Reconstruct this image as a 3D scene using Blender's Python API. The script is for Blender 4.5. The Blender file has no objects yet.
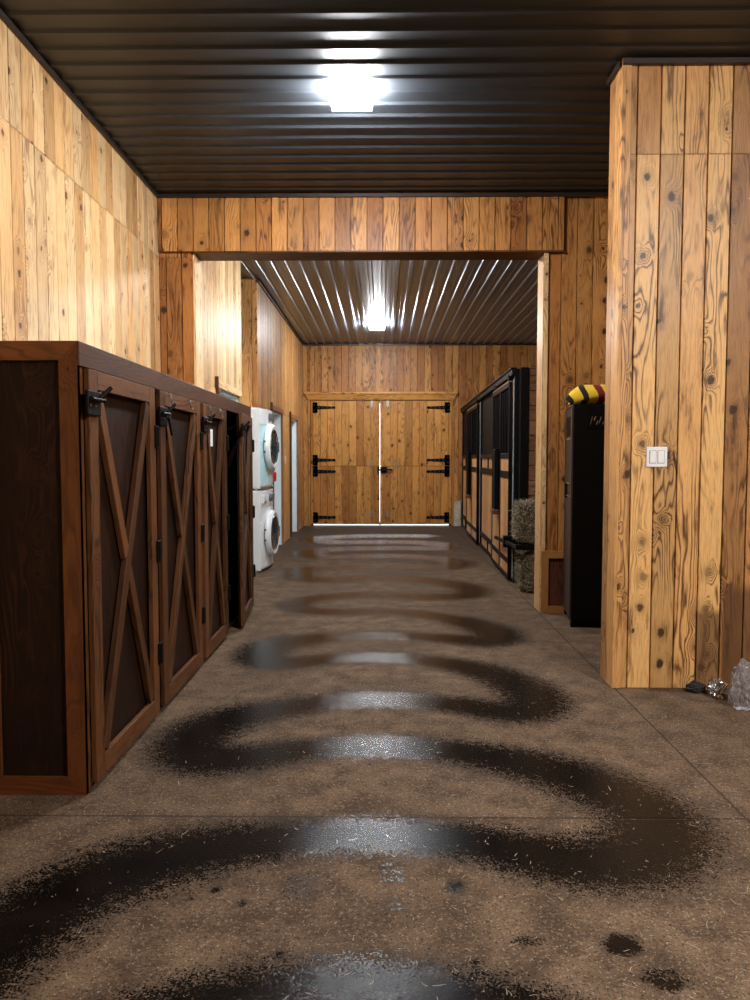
import bpy, math, random
from mathutils import Vector, Matrix, noise
random.seed(7)
SC = bpy.context.scene; COL = SC.collection
PI = math.pi

# ------------------------------------------------------------------ camera
f = 750.0; CAMH = 1.32
pitch = math.atan(42/f); yaw = math.atan(8/math.hypot(f, 42))
cp, sp, cy, sy = math.cos(pitch), math.sin(pitch), math.cos(yaw), math.sin(yaw)
FW = Vector((-sy*cp, cy*cp, -sp)); RT = Vector((cy, sy, 0)); UP = RT.cross(FW)
cam = bpy.data.cameras.new('camera'); co = bpy.data.objects.new('camera', cam); COL.objects.link(co)
co.matrix_world = Matrix(((RT.x, UP.x, -FW.x, 0), (RT.y, UP.y, -FW.y, 0), (RT.z, UP.z, -FW.z, CAMH), (0, 0, 0, 1)))
cam.sensor_fit = 'VERTICAL'; cam.sensor_height = 36; cam.lens = 27; cam.clip_start = .05
SC.camera = co
def fl(x, y):
    d = FW + RT*((x-375)/f) - UP*((y-500)/f)
    t = -CAMH/d.z
    return (d.x*t, d.y*t)

# ------------------------------------------------------------------ node helper
class NT:
    def __init__(s, name):
        s.m = bpy.data.materials.new(name); s.m.use_nodes = True
        s.n = s.m.node_tree.nodes; s.l = s.m.node_tree.links; s.n.clear()
        s.out = s.n.new('ShaderNodeOutputMaterial'); s.b = s.n.new('ShaderNodeBsdfPrincipled')
        s.l.new(s.b.outputs[0], s.out.inputs[0])
    def lk(s, v, i):
        if isinstance(v, (int, float)): i.default_value = v
        elif isinstance(v, tuple): i.default_value = v if len(v) == len(i.default_value) else tuple(v)+(1,)
        else: s.l.new(v, i)
    def math(s, op, a, b=0.0, c=None, clamp=False):
        n = s.n.new('ShaderNodeMath'); n.operation = op; n.use_clamp = clamp
        s.lk(a, n.inputs[0]); s.lk(b, n.inputs[1])
        if c is not None: s.lk(c, n.inputs[2])
        return n.outputs[0]
    def mix(s, fac, a, b, mode='MIX'):
        n = s.n.new('ShaderNodeMix'); n.data_type = 'RGBA'; n.blend_type = mode
        s.lk(fac, n.inputs[0]); s.lk(a, n.inputs[6]); s.lk(b, n.inputs[7]); return n.outputs[2]
    def attr(s, name):
        n = s.n.new('ShaderNodeAttribute'); n.attribute_name = name; return n
    def sep(s, v):
        n = s.n.new('ShaderNodeSeparateXYZ'); s.lk(v, n.inputs[0]); return n.outputs
    def comb(s, x, y, z=0.0):
        n = s.n.new('ShaderNodeCombineXYZ'); s.lk(x, n.inputs[0]); s.lk(y, n.inputs[1]); s.lk(z, n.inputs[2]); return n.outputs[0]
    def noise(s, v, scale=1, detail=2, rough=.5):
        n = s.n.new('ShaderNodeTexNoise'); s.lk(v, n.inputs['Vector']); n.inputs['Scale'].default_value = scale
        n.inputs['Detail'].default_value = detail; n.inputs['Roughness'].default_value = rough; return n.outputs[0]
    def step(s, v, a, b, lo=0., hi=1.):
        n = s.n.new('ShaderNodeMapRange'); n.interpolation_type = 'SMOOTHSTEP'
        s.lk(v, n.inputs[0])
        for i, q in enumerate((a, b, lo, hi)): s.lk(q, n.inputs[i+1])
        return n.outputs[0]
    def obj(s): return s.n.new('ShaderNodeTexCoord').outputs['Object']
    def uv(s): return s.n.new('ShaderNodeTexCoord').outputs['UV']
    def bump(s, h, strength=.3, dist=.01):
        n = s.n.new('ShaderNodeBump'); s.lk(h, n.inputs['Height']); n.inputs['Strength'].default_value = strength
        n.inputs['Distance'].default_value = dist; s.l.new(n.outputs[0], s.b.inputs['Normal'])
    def set(s, **k):
        for a, v in k.items(): s.lk(v, s.b.inputs[a.replace('_', ' ')])
        return s

def wood(name, light, mid, line, knot, contrast=1.0, rough=.45, knots=1.0, marks=(), bright=.17, fine=1.0, spec=.35):
    t = NT(name)
    uv = t.sep(t.uv()); x, y = uv[0], uv[1]
    r = t.sep(t.attr('rnd').outputs['Vector'])
    # knots
    vn = t.n.new('ShaderNodeTexVoronoi'); vn.voronoi_dimensions = '2D'; vn.inputs['Scale'].default_value = 1
    vn.inputs['Randomness'].default_value = .95
    wob = t.math('MULTIPLY', t.noise(t.comb(t.math('MULTIPLY', x, 30), t.math('MULTIPLY', y, 30)), 1, 2), .12)
    t.lk(t.comb(t.math('MULTIPLY_ADD', x, 5.2, wob), t.math('MULTIPLY_ADD', y, 4.2, wob)), vn.inputs['Vector'])
    d = vn.outputs['Distance']; vc = t.sep(vn.outputs['Color'])
    big = t.step(vc[0], .35, 1.0, 0.012, .115*knots)
    ko = t.math('MULTIPLY', t.math('SUBTRACT', 1, t.step(d, t.math('MULTIPLY', big, .55), big)), t.step(vc[1], .15, .6, .35, 1.))
    halo = t.math('POWER', 2.718, t.math('MULTIPLY', t.math('MULTIPLY', d, d), -26))
    halo = t.math('MULTIPLY', halo, t.step(vc[0], .35, .8))
    nl = t.noise(t.comb(t.math('MULTIPLY', x, 6.), t.math('MULTIPLY', y, .8)), 1, 2)
    g = t.math('ADD', t.math('MULTIPLY', x, 24), t.math('ADD', t.math('MULTIPLY', nl, 15), t.math('MULTIPLY', halo, 5)))
    g = t.math('ADD', g, t.math('MULTIPLY', t.noise(t.comb(t.math('MULTIPLY', x, 40), t.math('MULTIPLY', y, 5)), 1, 2), .9))
    sn = t.math('MULTIPLY_ADD', t.math('SINE', t.math('MULTIPLY', g, 6.283)), .5, .5)
    ln = t.math('POWER', sn, 3.2)
    amt = t.step(t.noise(t.comb(t.math('MULTIPLY', x, 4), t.math('MULTIPLY', y, 1.1), 5.), 1, 1), .40, .62, .12, 1.05)
    fib = t.noise(t.comb(t.math('MULTIPLY', x, 260), t.math('MULTIPLY', y, 9)), 1, 2)
    blotch = t.noise(t.comb(t.math('MULTIPLY', x, 15), t.math('MULTIPLY', y, 2.4), 3.), 1, 5, .66)
    base = t.mix(t.step(t.math('ADD', t.math('MULTIPLY', r[0], .75), t.math('MULTIPLY', blotch, .6)), .35, 1.15), light, mid)
    c = t.mix(t.math('MULTIPLY', t.math('MULTIPLY', ln, amt), .8*contrast), base, line)
    c = t.mix(t.step(fib, .48, .72, 0, .42*fine), c, line)
    c = t.mix(t.step(blotch, .54, .72, 0, .8*contrast), c, line)
    c = t.mix(t.math('MULTIPLY', halo, .35*contrast), c, line)
    c = t.mix(t.math('MULTIPLY', ko, .9), c, knot)
    v = t.math('MULTIPLY_ADD', r[1], bright*2, 1-bright)
    c = t.mix(1.0, c, t.comb(v, v, v), 'MULTIPLY')
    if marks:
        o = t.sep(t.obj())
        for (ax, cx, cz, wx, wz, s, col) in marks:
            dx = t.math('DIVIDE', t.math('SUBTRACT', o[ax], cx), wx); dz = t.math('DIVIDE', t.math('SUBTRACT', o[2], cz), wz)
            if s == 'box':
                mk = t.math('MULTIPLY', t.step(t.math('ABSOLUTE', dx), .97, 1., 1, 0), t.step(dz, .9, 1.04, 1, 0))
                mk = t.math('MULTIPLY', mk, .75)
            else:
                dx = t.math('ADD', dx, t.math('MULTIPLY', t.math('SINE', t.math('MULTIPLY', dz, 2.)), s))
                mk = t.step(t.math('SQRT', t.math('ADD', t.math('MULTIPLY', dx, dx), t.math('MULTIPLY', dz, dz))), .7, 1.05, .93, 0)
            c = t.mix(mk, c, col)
    t.set(Base_Color=c, Roughness=rough)
    t.b.inputs['Specular IOR Level'].default_value = spec
    t.bump(t.math('ADD', t.math('MULTIPLY', ln, -.4), fib), .25, .002)
    return t.m

def simple(name, col, rough=.5, metal=0., var=.15, scale=30, bump=0., spec=.5, coat=0.):
    t = NT(name)
    n = t.noise(t.obj(), scale, 4, .6)
    c2 = tuple(max(0, q*(1-var*2)) for q in col); c3 = tuple(min(1, q*(1+var)) for q in col)
    t.set(Base_Color=t.mix(n, c2, c3), Roughness=t.math('MULTIPLY_ADD', n, .2, rough-.1), Metallic=metal)
    t.b.inputs['Specular IOR Level'].default_value = spec
    t.b.inputs['Coat Weight'].default_value = coat
    if bump: t.bump(n, bump, .003)
    return t.m

def emit(name, col, s):
    t = NT(name); t.set(Base_Color=(.9, .9, .9)); t.lk(col, t.b.inputs['Emission Color']); t.b.inputs['Emission Strength'].default_value = s
    return t.m

PINE_L, PINE_M, PINE_LN, PINE_K = (.64, .34, .12), (.40, .175, .05), (.11, .036, .010), (.04, .014, .006)
M = {}
M['pine'] = wood('knotty_pine', PINE_L, PINE_M, PINE_LN, PINE_K)
M['pine_pale'] = wood('pale_pine', (.80, .56, .29), (.62, .35, .135), (.22, .085, .028), (.06, .022, .008), .8, bright=.2)
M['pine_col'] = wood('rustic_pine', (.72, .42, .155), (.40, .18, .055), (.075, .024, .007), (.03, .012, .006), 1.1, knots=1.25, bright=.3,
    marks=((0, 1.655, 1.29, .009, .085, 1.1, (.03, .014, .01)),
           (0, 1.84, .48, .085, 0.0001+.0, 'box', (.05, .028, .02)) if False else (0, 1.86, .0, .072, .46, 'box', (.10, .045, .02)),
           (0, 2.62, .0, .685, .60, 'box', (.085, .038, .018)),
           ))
M['pine_far'] = wood('orange_pine', (.60, .28, .08), (.36, .135, .034), (.08, .024, .007), (.03, .012, .005), 1.05, bright=.16, knots=1.5)
M['pine_door'] = wood('varnished_pine', (.62, .30, .075), (.44, .175, .04), (.14, .045, .011), (.04, .014, .006), .95, rough=.36, bright=.2, knots=1.4)
M['pine_stall'] = wood('stall_pine', (.64, .36, .16), (.48, .24, .09), (.25, .10, .035), (.08, .03, .012), .8)
M['trim_wood'] = wood('trim_wood', (.46, .21, .065), (.34, .14, .04), (.17, .06, .017), (.06, .02, .008), .7, knots=.5)
M['casing'] = wood('reddish_casing', (.36, .145, .06), (.27, .10, .04), (.13, .045, .018), (.05, .02, .01), .6, knots=.5)
M['casing_dark'] = wood('dark_casing', (.13, .05, .022), (.09, .032, .014), (.05, .018, .008), (.02, .01, .006), .6, knots=.5)
M['rough_plank'] = wood('rough_plank', (.30, .155, .075), (.20, .095, .042), (.09, .04, .018), (.03, .014, .008), 1.1, bright=.3)
M['stain'] = wood('stained_frame', (.125, .047, .015), (.070, .025, .008), (.018, .007, .003), (.009, .004, .003), 1.0, rough=.5, spec=.25, knots=.5, bright=.22)
M['stain_end'] = wood('stained_end_frame', (.19, .062, .014), (.10, .031, .008), (.06, .018, .006), (.02, .008, .004), .9, rough=.38, knots=.6, bright=.15)
M['stain_panel'] = wood('dark_panel', (.013, .0055, .003), (.008, .0036, .0022), (.036, .013, .005), (.006, .003, .002), 1.0, rough=.55, spec=.15, knots=.6, bright=.15)
M['wains'] = wood('wainscot_panel', (.13, .042, .018), (.08, .025, .012), (.03, .011, .006), (.015, .006, .004), 1.3, knots=1.)
M['black'] = simple('black_metal', (.0035, .0035, .004), .5, .0, spec=.12)
M['blackmatte'] = simple('black_sheet', (.002, .002, .0022), .6, spec=.08)
M['edge_glint'] = simple('painted_edge_glint', (.55, .64, .68), .45, .3)  # pale colour stands in for light reflecting off the stall post edges
M['brownmetal'] = simple('brown_steel_trim', (.045, .032, .026), .4, .4)
M['white'] = simple('white_enamel', (.80, .84, .86), .25, 0, .04, 6, coat=.3)
M['white_blue'] = simple('pale_blue_enamel', (.50, .76, .80), .25, 0, .04, 6, coat=.3)
M['white_paint'] = simple('white_paint', (.74, .84, .87), .5, 0, .05, 4)
M['chrome'] = simple('chrome', (.7, .72, .74), .15, 1.)
M['glass_dark'] = simple('dark_door_glass', (.03, .045, .05), .08, 0., .3, 4, coat=1.)
M['plastic_grey'] = simple('grey_plastic', (.10, .11, .12), .4)
M['silver'] = simple('zinc_hardware', (.55, .52, .45), .35, .9)
M['red'] = simple('red_plastic', (.55, .015, .02), .4)
M['switch'] = simple('white_switch_plastic', (.86, .87, .86), .35, 0, .03)
M['cabmetal'] = simple('dark_brown_locker_steel', (.003, .0025, .0022), .5, .0, .2, 12, spec=.1)
M['cabmetal_l'] = simple('brown_locker_door', (.05, .034, .026), .45, .2, .25, 8)
M['yellow'] = simple('yellow_knit', (.85, .55, .03), .9, 0, .2, 120, .6)
M['bkknit'] = simple('black_knit', (.01, .01, .012), .9, 0, .2, 120, .6)
M['redknit'] = simple('dark_red_knit', (.20, .008, .015), .9, 0, .2, 120, .6)
M['plate'] = simple('chipped_white_paint', (.52, .47, .38), .6, 0, .35, 12)
M['snow'] = simple('snow', (.85, .88, .92), .8)
M['wallwhite'] = simple('white_wall', (.75, .8, .82), .7)
M['concrete_out'] = M['snow']

# corrugated steel
def steel(name, col, rough, metal, streak):
    t = NT(name); o = t.obj()
    n1 = t.noise(o, 3, 4, .6); n2 = t.noise(o, 60, 2)
    c = t.mix(n1, tuple(q*.75 for q in col), tuple(min(1, q*1.25) for q in col))
    t.set(Base_Color=c, Metallic=metal, Roughness=t.math('ADD', t.math('MULTIPLY', n1, .22), rough-.08+0*streak))
    t.bump(n2, .05, .002); return t.m
M['bronze'] = steel('bronze_corrugated_steel', (.036, .042, .050), .40, .25, 1)
M['galv'] = steel('galvanised_corrugated_steel', (.23, .29, .36), .30, .4, 1)

# concrete with wetness attribute
def concrete():
    t = NT('wet_concrete'); o = t.obj(); ox = t.sep(o)
    w = t.attr('wet').outputs['Fac']
    big = t.noise(o, .9, 3, .6); mid = t.noise(o, 7, 5, .65); fin = t.noise(o, 70, 3, .7); gr = t.noise(o, 150, 2, .6)
    rag = t.math('ADD', t.math('MULTIPLY', t.math('SUBTRACT', t.noise(o, 30, 4, .75), .5), 1.5), t.math('MULTIPLY', t.math('SUBTRACT', t.noise(o, 130, 4, .75), .5), 3.0))
    rag = t.math('ADD', rag, t.math('MULTIPLY', t.math('SUBTRACT', mid, .5), .45))
    wet = t.math('MULTIPLY', t.step(t.math('ADD', w, rag), .50, .62), t.step(w, .02, .12))
    damp = t.math('MAXIMUM', t.step(w, .05, .55, 0, .45), t.step(t.math('ADD', ox[1], t.math('MULTIPLY', big, 2.)), 9.5, 12.5, 0, .65))
    c = t.mix(t.step(mid, .3, .72), (.066, .041, .025), (.180, .117, .072))
    c = t.mix(t.step(big, .38, .66, 0, .5), c, (.075, .05, .034))
    c = t.mix(t.step(fin, .52, .70, 0, .6), c, (.30, .225, .155))
    c = t.mix(t.step(gr, .54, .68, 0, .85), c, (.022, .015, .011))
    g2 = t.noise(o, 62, 3, .75)
    c = t.mix(t.step(g2, .55, .66, 0, .75), c, (.03, .02, .014))
    vs = t.n.new('ShaderNodeTexVoronoi'); vs.inputs['Scale'].default_value = 60; t.lk(o, vs.inputs['Vector'])
    c = t.mix(t.step(vs.outputs['Distance'], .10, .2, .4, 0), c, (.46, .38, .28))
    c = t.mix(damp, c, (.05, .036, .027))
    # sawn joints
    j = t.step(t.math('ABSOLUTE', t.math('SUBTRACT', ox[0], 1.33)), .003, .007, 1, 0)
    for yy in (2.69, 6.62):
        j = t.math('MAXIMUM', j, t.step(t.math('ABSOLUTE', t.math('SUBTRACT', ox[1], yy)), .003, .007, 1, 0))
    c = t.mix(t.math('MULTIPLY', j, .7), c, (.03, .022, .018))
    wc = t.mix(t.step(mid, .35, .7), (.004, .0032, .0027), (.009, .006, .0045))
    c = t.mix(wet, c, wc)
    rr = t.math('ADD', t.math('MULTIPLY', t.math('SUBTRACT', 1, wet), .60), t.math('MULTIPLY_ADD', fin, .12, .06))
    t.set(Base_Color=c, Roughness=rr)
    t.lk(t.math('MULTIPLY_ADD', wet, .07, .04), t.b.inputs['Specular IOR Level'])
    h = t.math('ADD', t.math('MULTIPLY', fin, .8), t.math('ADD', t.math('MULTIPLY', gr, .8), t.math('MULTIPLY', j, -3.)))
    t.bump(h, .5, .004)
    bn = [q for q in t.n if q.type == 'BUMP'][0]; t.lk(t.math('MULTIPLY_ADD', wet, -.20, .5), bn.inputs['Strength']); return t.m
M['concrete'] = concrete()

# hay
def hay():
    t = NT('hay'); r = t.sep(t.attr('rnd').outputs['Vector']); n = t.noise(t.obj(), 60, 3)
    c = t.mix(r[0], (.035, .028, .014), (.62, .50, .30)); c = t.mix(t.step(n, .4, .6, 0, .6), c, (.025, .02, .011))
    t.set(Base_Color=c, Roughness=.8); return t.m
M['hay'] = hay()
def straw():
    t = NT('straw'); r = t.sep(t.attr('rnd').outputs['Vector'])
    t.set(Base_Color=t.mix(r[0], (.12, .085, .05), (.42, .32, .20)), Roughness=.7); return t.m
M['straw'] = straw()
def plastic():
    t = NT('clear_crumpled_plastic'); t.set(Base_Color=(.36, .33, .33), Roughness=.10)
    t.b.inputs['Transmission Weight'].default_value = .35; t.b.inputs['Alpha'].default_value = .72
    t.b.inputs['Specular IOR Level'].default_value = .9; return t.m
M['plastic'] = plastic()

# ------------------------------------------------------------------ mesh builder
class MB:
    def __init__(s): s.v = []; s.f = []; s.uv = []; s.r = []; s.mi = []; s.sm = []
    def face(s, pts, uvs=None, r=None, mi=0, smooth=False):
        i = len(s.v); s.v += [tuple(p) for p in pts]; s.f.append(tuple(range(i, i+len(pts))))
        s.uv.append(uvs or [(p[0]+p[1], p[2]) for p in pts]); s.r.append(r or (.5, .5, .5)); s.mi.append(mi); s.sm.append(smooth)
    def box(s, a, b, axis=None, mi=0, T=None, bev=0.0, r=None):
        """axis = grain axis (0,1,2)"""
        lo = [min(a[i], b[i]) for i in range(3)]; hi = [max(a[i], b[i]) for i in range(3)]
        d = [hi[i]-lo[i] for i in range(3)]
        if axis is None: axis = d.index(max(d))
        r = r or (random.random(), random.random(), random.random()); o1, o2 = r[2]*23, r[0]*37
        oth = [i for i in range(3) if i != axis]
        def uv(p): return (p[oth[0]]-lo[oth[0]]+p[oth[1]]-lo[oth[1]]+o1, p[axis]+o2)
        e = min(bev, min(d)*.45)
        if e <= 0:
            P = lambda i, j, k: ((lo, hi)[i][0], (lo, hi)[j][1], (lo, hi)[k][2])
            F = [((0,0,0),(0,1,0),(1,1,0),(1,0,0)), ((0,0,1),(1,0,1),(1,1,1),(0,1,1)), ((0,0,0),(1,0,0),(1,0,1),(0,0,1)),
                 ((1,0,0),(1,1,0),(1,1,1),(1,0,1)), ((1,1,0),(0,1,0),(0,1,1),(1,1,1)), ((0,1,0),(0,0,0),(0,0,1),(0,1,1))]
            F = [[P(*q) for q in fc] for fc in F]
        else:
            F = []
            def V(c, ax):  # corner c (0/1 triple), inset on all axes but ax
                return tuple(((lo, hi)[c[i]][i] + (0 if i == ax else (e if c[i] == 0 else -e))) for i in range(3))
            C = [(i, j, k) for i in (0, 1) for j in (0, 1) for k in (0, 1)]
            for ax in range(3):
                b1, b2 = (ax+1) % 3, (ax+2) % 3
                for sd in (0, 1):
                    q = []
                    for (m, n) in ((0, 0), (1, 0), (1, 1), (0, 1)):
                        c = [0, 0, 0]; c[ax] = sd; c[b1] = m; c[b2] = n; q.append(V(c, ax))
                    F.append(q if sd else q[::-1])
            for ax in range(3):   # edges along ax
                b1, b2 = (ax+1) % 3, (ax+2) % 3
                for (m, n) in ((0, 0), (1, 0), (1, 1), (0, 1)):
                    c0 = [0]*3; c0[ax] = 0; c0[b1] = m; c0[b2] = n; c1 = list(c0); c1[ax] = 1
                    q = [V(c0, b1), V(c1, b1), V(c1, b2), V(c0, b2)]
                    if m ^ n: q = q[::-1]
                    F.append(q[::-1])
            for c in C:
                q = [V(c, 0), V(c, 1), V(c, 2)]
                if (sum(c) % 2) == 0: q = q[::-1]
                F.append(q)
        for fc in F:
            us = [uv(p) for p in fc]
            if T: fc = [tuple(T @ Vector(p)) for p in fc]
            s.face(fc, us, r, mi)
    def bar(s, p0, p1, w, t, nrm=(1, 0, 0), mi=0, bev=.002):
        """plank from p0 to p1, width w (in plane), thickness t along nrm"""
        p0 = Vector(p0); p1 = Vector(p1); z = (p1-p0).normalized(); n = Vector(nrm).normalized()
        x = n.cross(z).normalized(); n = z.cross(x); L = (p1-p0).length
        T = Matrix(((x.x, n.x, z.x, p0.x), (x.y, n.y, z.y, p0.y), (x.z, n.z, z.z, p0.z), (0, 0, 0, 1)))
        s.box((-w/2, -t/2, 0), (w/2, t/2, L), 2, mi, T, bev)
    def tube(s, pts, rad, n=10, mi=0, caps=True):
        pts = [Vector(p) for p in pts]; rings = []; rr = (random.random(), random.random(), random.random())
        for i, p in enumerate(pts):
            d = (pts[min(i+1, len(pts)-1)]-pts[max(i-1, 0)]).normalized()
            a = d.orthogonal().normalized() if abs(d.z) > .95 else d.cross(Vector((0, 0, 1))).normalized()
            b = d.cross(a); R = rad[i] if isinstance(rad, (list, tuple)) else rad
            rings.append([p+(a*math.cos(2*PI*k/n)+b*math.sin(2*PI*k/n))*R for k in range(n)])
        for i in range(len(rings)-1):
            for k in range(n):
                s.face([rings[i][k], rings[i][(k+1) % n], rings[i+1][(k+1) % n], rings[i+1][k]], None, rr, mi, True)
        if caps: s.face(rings[0][::-1], None, rr, mi); s.face(rings[-1], None, rr, mi)
    def lathe(s, prof, c, axis=(0, 0, 1), n=40, mi=0, sx=1., sm=True):
        """prof: (r, h) list; round axis"""
        ax = Vector(axis).normalized(); a = ax.orthogonal().normalized() if abs(ax.z) > .5 else Vector((0, 0, 1)).cross(ax).normalized()
        b = ax.cross(a); c = Vector(c)
        P = lambda r, h, k: c+ax*h+(a*math.cos(2*PI*k/n)*sx+b*math.sin(2*PI*k/n))*r
        for i in range(len(prof)-1):
            for k in range(n):
                (r0, h0), (r1, h1) = prof[i], prof[i+1]
                q = [P(r0, h0, k), P(r0, h0, k+1), P(r1, h1, k+1), P(r1, h1, k)]
                if r0 < 1e-6: q = q[1:]
                elif r1 < 1e-6: q = q[:3]
                s.face(q, None, None, mi, sm)
    def build(s, name, mats, parent=None, merge=False, loc=None, rotz=None):
        me = bpy.data.meshes.new(name); me.from_pydata(s.v, [], s.f)
        if not isinstance(mats, (list, tuple)): mats = [mats]
        for m in mats: me.materials.append(M[m] if isinstance(m, str) else m)
        uvl = me.uv_layers.new(name='UVMap'); k = 0; flat = []
        for u in s.uv:
            for q in u: flat += [q[0], q[1]]
        uvl.data.foreach_set('uv', flat)
        at = me.attributes.new('rnd', 'FLOAT_VECTOR', 'FACE'); at.data.foreach_set('vector', [c for r in s.r for c in r])
        me.polygons.foreach_set('material_index', s.mi); me.polygons.foreach_set('use_smooth', s.sm)
        me.update()
        if merge:
            import bmesh
            bm = bmesh.new(); bm.from_mesh(me); bmesh.ops.remove_doubles(bm, verts=bm.verts, dist=1e-5); bm.to_mesh(me); bm.free()
        o = bpy.data.objects.new(name, me); COL.objects.link(o)
        if parent: o.parent = parent
        if loc is not None: o.location = loc
        if rotz is not None: o.rotation_euler = (0, 0, rotz)
        return o
def struct(o): o['kind'] = 'structure'; return o
def thing(name, label, cat, loc=(0, 0, 0), rz=0., group=None):
    o = bpy.data.objects.new(name, None); COL.objects.link(o); o.location = loc; o.rotation_euler = (0, 0, rz); o.empty_display_size = .1
    o['label'] = label; o['category'] = cat
    if group: o['group'] = group
    return o
def tag(o, label, cat, group=None, kind=None):
    o['label'] = label; o['category'] = cat
    if group: o['group'] = group
    if kind: o['kind'] = kind
    return o

# ------------------------------------------------------------------ boarded wall
BW = .132
def boards(mb, axis, plane, sgn, u0, u1, z0, z1, seams=(), bw=BW, phase=0., mi=0, horizontal=False):
    """planks on the plane (axis=0: X=plane, runs along Y; axis=1: Y=plane, runs along X); sgn = outward normal sign"""
    g, d = .0050, .0185
    def P(u, z, h):
        return (plane+sgn*h, u, z) if axis == 0 else (u, plane+sgn*h, z)
    flip = (sgn > 0) == (axis == 1)
    if horizontal:
        lo, hi = z0, z1
    else:
        lo, hi = u0, u1
    cuts = [lo]; k = math.ceil((lo-phase)/bw+.15)
    while phase+k*bw < hi-.03:
        cuts.append(phase+k*bw+.004*math.sin(k*12.9)); k += 1
    cuts.append(hi)
    if horizontal: zs = [u0]+[q for q in seams if u0 < q < u1]+[u1]
    else: zs = [z0]+[q for q in seams if z0 < q < z1]+[z1]
    for i in range(len(cuts)-1):
        a, b = cuts[i], cuts[i+1]
        for j in range(len(zs)-1):
            y0, y1 = zs[j]+(.0018 if j else 0), zs[j+1]-.0018
            r = (random.random(), random.random(), random.random()); ou, ov = random.random()*40, random.random()*50
            prof = [(a+.0028, -d), (a+.0032, -.003), (a+g, 0), (b-g, 0), (b-.0032, -.003), (b-.0028, -d)]
            for (pa, ha), (pb, hb) in zip(prof[:-1], prof[1:]):
                if horizontal: q = [P(y0, pa, ha), P(y1, pa, ha), P(y1, pb, hb), P(y0, pb, hb)]; us = [(pa-a+ou, y0+ov), (pa-a+ou, y1+ov), (pb-a+ou, y1+ov), (pb-a+ou, y0+ov)]; fl_ = not flip
                else: q = [P(pa, y0, ha), P(pb, y0, hb), P(pb, y1, hb), P(pa, y1, ha)]; us = [(pa-a+ou, y0+ov), (pb-a+ou, y0+ov), (pb-a+ou, y1+ov), (pa-a+ou, y1+ov)]; fl_ = flip
                if horizontal: fl_ = flip
                if fl_: q = q[::-1]; us = us[::-1]
                mb.face(q, us, r, mi)
CZ = 3.52; SEAM = 3.0
XL = -1.88
# left wall of front hall
m = MB(); m.box((XL-.15, -4, 0), (XL-.02, 6.38, CZ), 2); boards(m, 0, XL, 1, -4, 6.38, 0, CZ, (SEAM,), phase=.03)
struct(m.build('wall_left', 'pine_pale'))
# header wall between hall and aisle
m = MB()
YH = 6.38; OL, OR = -1.58, 1.345; HB = 3.04
m.box((XL-.15, YH+.02, 0), (OL, YH+.21, CZ), 2); boards(m, 1, YH, -1, XL, OL-.018, 0, CZ, (SEAM,), phase=.02)
m.box((OR+.0, YH+.02, 0), (3.3, YH+.21, CZ), 2); boards(m, 1, YH, -1, OR+.035, 3.3, 0, CZ, phase=.04)
m.box((OL, YH+.02, HB+.02), (OR, YH+.21, CZ), 0); boards(m, 1, YH, -1, OL, OR+.035, HB, CZ)
boards(m, 1, YH+.229, 1, OL, 4.6, HB, CZ); boards(m, 1, YH+.229, 1, OR, 4.6, 0, HB)
struct(m.build('wall_header', 'pine_far'))
m = MB()
m.box((XL+.001, YH-.024, HB+.002), (1.495, YH-.002, CZ-.02), 0)
boards(m, 1, YH-.042, -1, XL+.001, 1.50, HB, CZ-.0)
struct(m.build('trim_1', 'pine_far'))
m = MB(); m.box((OL, YH-.048, HB-.014), (1.50, YH+.0, HB), 0, bev=.002); m.box((OL, YH, HB-.014), (OR, YH+.215, HB+.0), 0, bev=.002)
struct(m.build('trim_2', 'stain'))
m = MB(); m.box((OR-.005, YH-.02, 0), (OR+.0, YH+.225, HB-.014), 2, bev=.001)
m.box((OR-.005, YH-.022, .0), (OR+.035, YH-.001, HB-.014), 2, bev=.002)
struct(m.build('trim_3', 'pine_pale'))
m = MB(); m.box((OL-.018, YH-.004, 0), (OL+.004, YH+.225, HB-.014), 2, bev=.002)
struct(m.build('trim_4', 'pine_pale'))
# wainscot frame at base of header wall, right
tr = MB()
yF = YH-.03
def frame_mitred(mb, x0, x1, z0, z1, w, yf, yb, mi=0):
    """picture-frame with mitred corners facing -Y"""
    O = [(x0, z0), (x1, z0), (x1, z1), (x0, z1)]; I = [(x0+w, z0+w), (x1-w, z0+w), (x1-w, z1-w), (x0+w, z1-w)]
    for k in range(4):
        a, b, c, d = O[k], O[(k+1) % 4], I[(k+1) % 4], I[k]; r = (random.random(), random.random(), random.random()); o = random.random()*30
        hor = k % 2 == 0
        U = lambda p: ((p[1]+o, p[0]+o) if hor else (p[0]+o, p[1]+o))
        q = [a, b, c, d]
        mb.face([(p[0], yf, p[1]) for p in q], [U(p) for p in q], r, mi)
        mb.face([(a[0], yf, a[1]), (a[0], yb, a[1]), (b[0], yb, b[1]), (b[0], yf, b[1])], None, r, mi)
        mb.face([(d[0], yf, d[1]), (c[0], yf, c[1]), (c[0], yb, c[1]), (d[0], yb, d[1])], None, r, mi)
frame_mitred(tr, OR+.0, 2.6, 0, .53, .06, yF-.012, YH)
t5 = struct(tr.build('trim_5', 'trim_wood'))
m = MB(); m.box((OR+.02, YH-.022, .02), (2.58, YH-.012, .51), 2); m.build('panel', 'wains', t5)

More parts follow.
